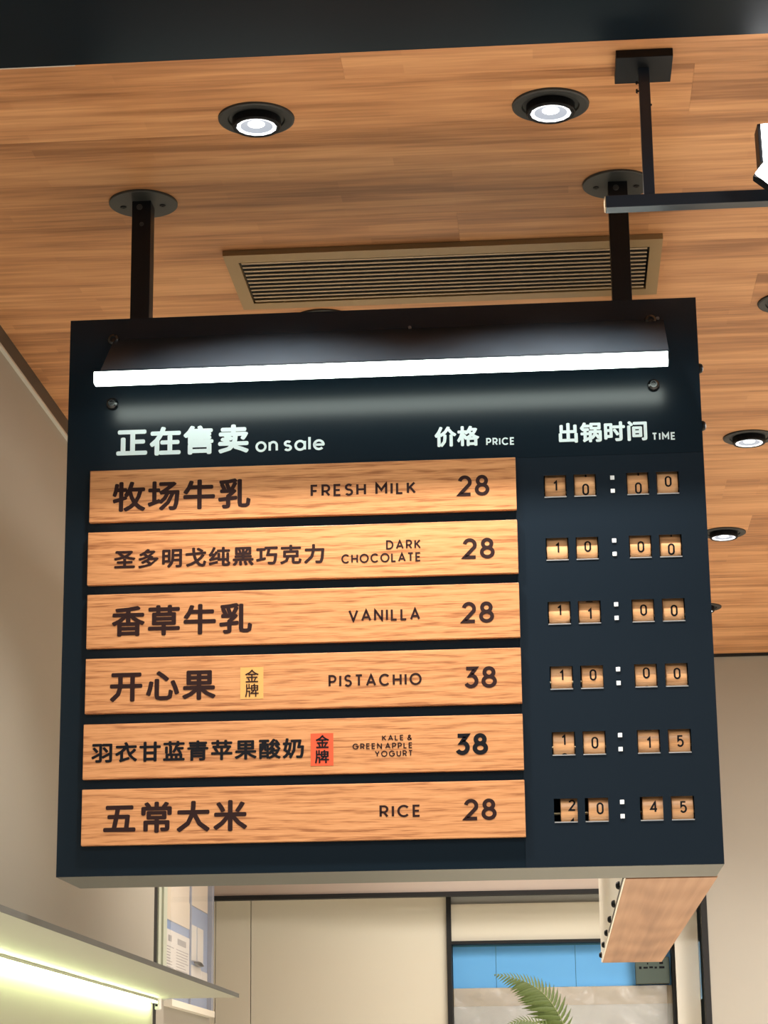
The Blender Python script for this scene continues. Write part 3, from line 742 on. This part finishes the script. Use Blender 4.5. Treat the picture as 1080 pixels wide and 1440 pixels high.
wc = thing('low_cabinet', 'beige and grey counter unit wrapped in crumpled clear plastic, below the blue panels', 'cabinet', (0, 7.5, 0))
box('top_band', 'beige_band', -0.339, 0.3725, 7.490, 7.80, 1.893, 1.951, wc); box('body', 'grey_panel', -0.339, 0.3725, 7.492, 7.80, 0, 1.893, wc)
bm = bmesh.new(); nx, nz = 110, 70
grid = []
for j in range(nz+1):
    rowv = []
    for i in range(nx+1):
        x = -0.335 + 0.69*i/nx; z = 1.62 + (1.950-1.62)*j/nz
        p = Vector((x*3.4 + z*2.2, z*4.0 - x*1.5, 1.3))
        q = abs(noise.noise(p*1.3)) + 0.6*abs(noise.noise(p*2.7+Vector((3, 1, 0)))) + 0.10*abs(noise.noise(p*6))
        yv = 7.482 - 0.050*q
        rowv.append(bm.verts.new((x, yv, z)))
    grid.append(rowv)
for j in range(nz):
    for i in range(nx): bm.faces.new((grid[j][i], grid[j][i+1], grid[j+1][i+1], grid[j+1][i]))
link('plastic_wrap', bm, 'film', wc, (0, 7.46, 1.8), label='crumpled clear plastic sheet')
gb = thing('control_box', 'small dark green box with faint markings, half behind the plywood box end', 'box', (0.31, 7.48, 1.955))
bm = bmesh.new(); bx(bm, 0.2560, 0.3660, 7.455, 7.495, 1.955, 2.040, 0.002); link('body', bm, 'green_box', gb, (0.31, 7.47, 1.99))
bm = bmesh.new()
for a, b_, c_, d_ in ((.268, .276, 2.002, 2.010), (.282, .296, 2.003, 2.009), (.301, .313, 2.004, 2.010), (.318, .326, 2.003, 2.009), (.333, .350, 2.003, 2.010), (.294, .298, 2.016, 2.022), (.334, .346, 2.017, 2.024)):
    bx(bm, a, b_, 7.4543, 7.4552, c_, d_)
link('marking', bm, 'black_print', gb, (0.31, 7.4548, 2.01))

# ---------------------------------------------------------------- fern on a stand
tag(box('counter', 'cream', -0.45, 0.50, 6.65, 7.15, 0, 1.42), 'cream counter block holding the fern, below the frame', 'counter')
fern = thing('potted_fern', 'green fern frond arching up in front of the blue panels', 'plant', (0.06, 6.9, 1.42))
bm = bmesh.new(); lathe(bm, [(0.055, 0), (0.075, 0.11), (0.078, 0.12), (0.070, 0.12), (0.066, 0.105)], 28, 0.06, 6.9, 1.42); link('pot', bm, 'pot', fern, (0.06, 6.9, 1.42), smooth=False)
bm = bmesh.new(); lathe(bm, [(0.0655, 0.100), (0.03, 0.106), (0.001, 0.107)], 20, 0.06, 6.9, 1.42); link('soil', bm, 'soil', fern, (0.06, 6.9, 1.53))

def bez(P, t):
    a = [Vector(p) for p in P]
    while len(a) > 1: a = [a[i]*(1-t)+a[i+1]*t for i in range(len(a)-1)]
    return a[0]
leaf_me = None
def leaf_mesh():
    """one leaflet along +X, length 1, slightly drooping, with serrated edge"""
    bm = bmesh.new(); n = 9; up = []; dn = []; md = []
    for i in range(n+1):
        s = i/n; wdt = 0.125*math.sin(math.pi*min(1, s*0.9+0.12))**0.7*(1-s*0.55)*(1.0 if i % 2 else 0.86)
        if i == n: wdt = 0.004
        sag = -0.10*s*s; bend = 0.10*s*s
        md.append(bm.verts.new((s, bend, sag))); up.append(bm.verts.new((s, bend+wdt, sag-0.02))); dn.append(bm.verts.new((s, bend-wdt, sag-0.02)))
    for i in range(n):
        bm.faces.new((md[i], md[i+1], up[i+1], up[i])); bm.faces.new((dn[i], dn[i+1], md[i+1], md[i]))
    me = bpy.data.meshes.new('leaflet'); bm.to_mesh(me); bm.free(); me.materials.append(M['fern'])
    for p in me.polygons: p.use_smooth = True
    return me
leaf_me = leaf_mesh()
def frond(P, npair, lmax, face, start=0.30):
    """face: direction the blade faces (towards the viewer side)"""
    bm = bmesh.new(); K = 26; prev = None
    for i in range(K+1):
        t = i/K; p = bez(P, t); d = (bez(P, min(1, t+.02))-bez(P, max(0, t-.02))).normalized()
        a = d.cross(Vector(face)).normalized(); b_ = d.cross(a)
        rr = 0.0024*(1-0.75*t); ring = [bm.verts.new(p + a*rr*math.cos(q*math.pi/3) + b_*rr*math.sin(q*math.pi/3)) for q in range(6)]
        if prev:
            for q in range(6): bm.faces.new((prev[q], prev[(q+1) % 6], ring[(q+1) % 6], ring[q]))
        prev = ring
    fo = link('frond', bm, 'fern_stem', fern, bez(P, 0.5))
    base = root_loc(fo)
    for i in range(npair):
        s = i/(npair-1); t = start + (0.995-start)*s**0.92
        p = bez(P, t); d = (bez(P, min(1, t+.01))-bez(P, max(0, t-.01))).normalized()
        nrm = Vector(face).normalized(); nrm = (nrm - d*nrm.dot(d)).normalized(); side = d.cross(nrm).normalized()
        L = lmax*min(1.0, (1-s)**0.8*1.25 + 0.06)*(0.55 + 0.45*min(1, s*5))
        for sg in (-1, 1):
            fwd = 0.50 + 0.55*s
            X = (side*sg + d*fwd + nrm*0.12*random.uniform(-1, 1)).normalized()
            Z = nrm*random.uniform(.8, 1) + side*sg*0.45; Z = (Z - X*Z.dot(X)).normalized(); Yv = Z.cross(X)*(1 if sg > 0 else 1)
            m = Matrix((X, Yv, Z)).transposed().to_4x4()
            LL = L*random.uniform(.92, 1.06)*(0.62 if sg > 0 else 1.0)
            m = m @ Matrix.Diagonal((LL, max(LL, .025)*1.0, LL, 1))
            o = bpy.data.objects.new('leaflet', leaf_me); C.objects.link(o); o.parent = fo
            m.translation = p - base
            o.matrix_local = m
frond([(0.06, 6.9, 1.52), (0.06, 6.88, 1.72), (0.02, 6.88, 1.905), (-0.07, 6.90, 1.945), (-0.187, 6.90, 1.959)], 27, 0.092, (0.1, -1, 0.35), 0.30)
frond([(0.06, 6.9, 1.52), (0.05, 6.86, 1.68), (-0.02, 6.84, 1.84), (-0.09, 6.84, 1.842), (-0.165, 6.83, 1.800)], 20, 0.06, (0.1, -0.8, 0.5), 0.35)
frond([(0.06, 6.9, 1.52), (0.11, 6.92, 1.66), (0.17, 6.94, 1.80), (0.23, 6.94, 1.79), (0.29, 6.93, 1.70)], 18, 0.07, (0.1, -0.8, 0.6), 0.30)
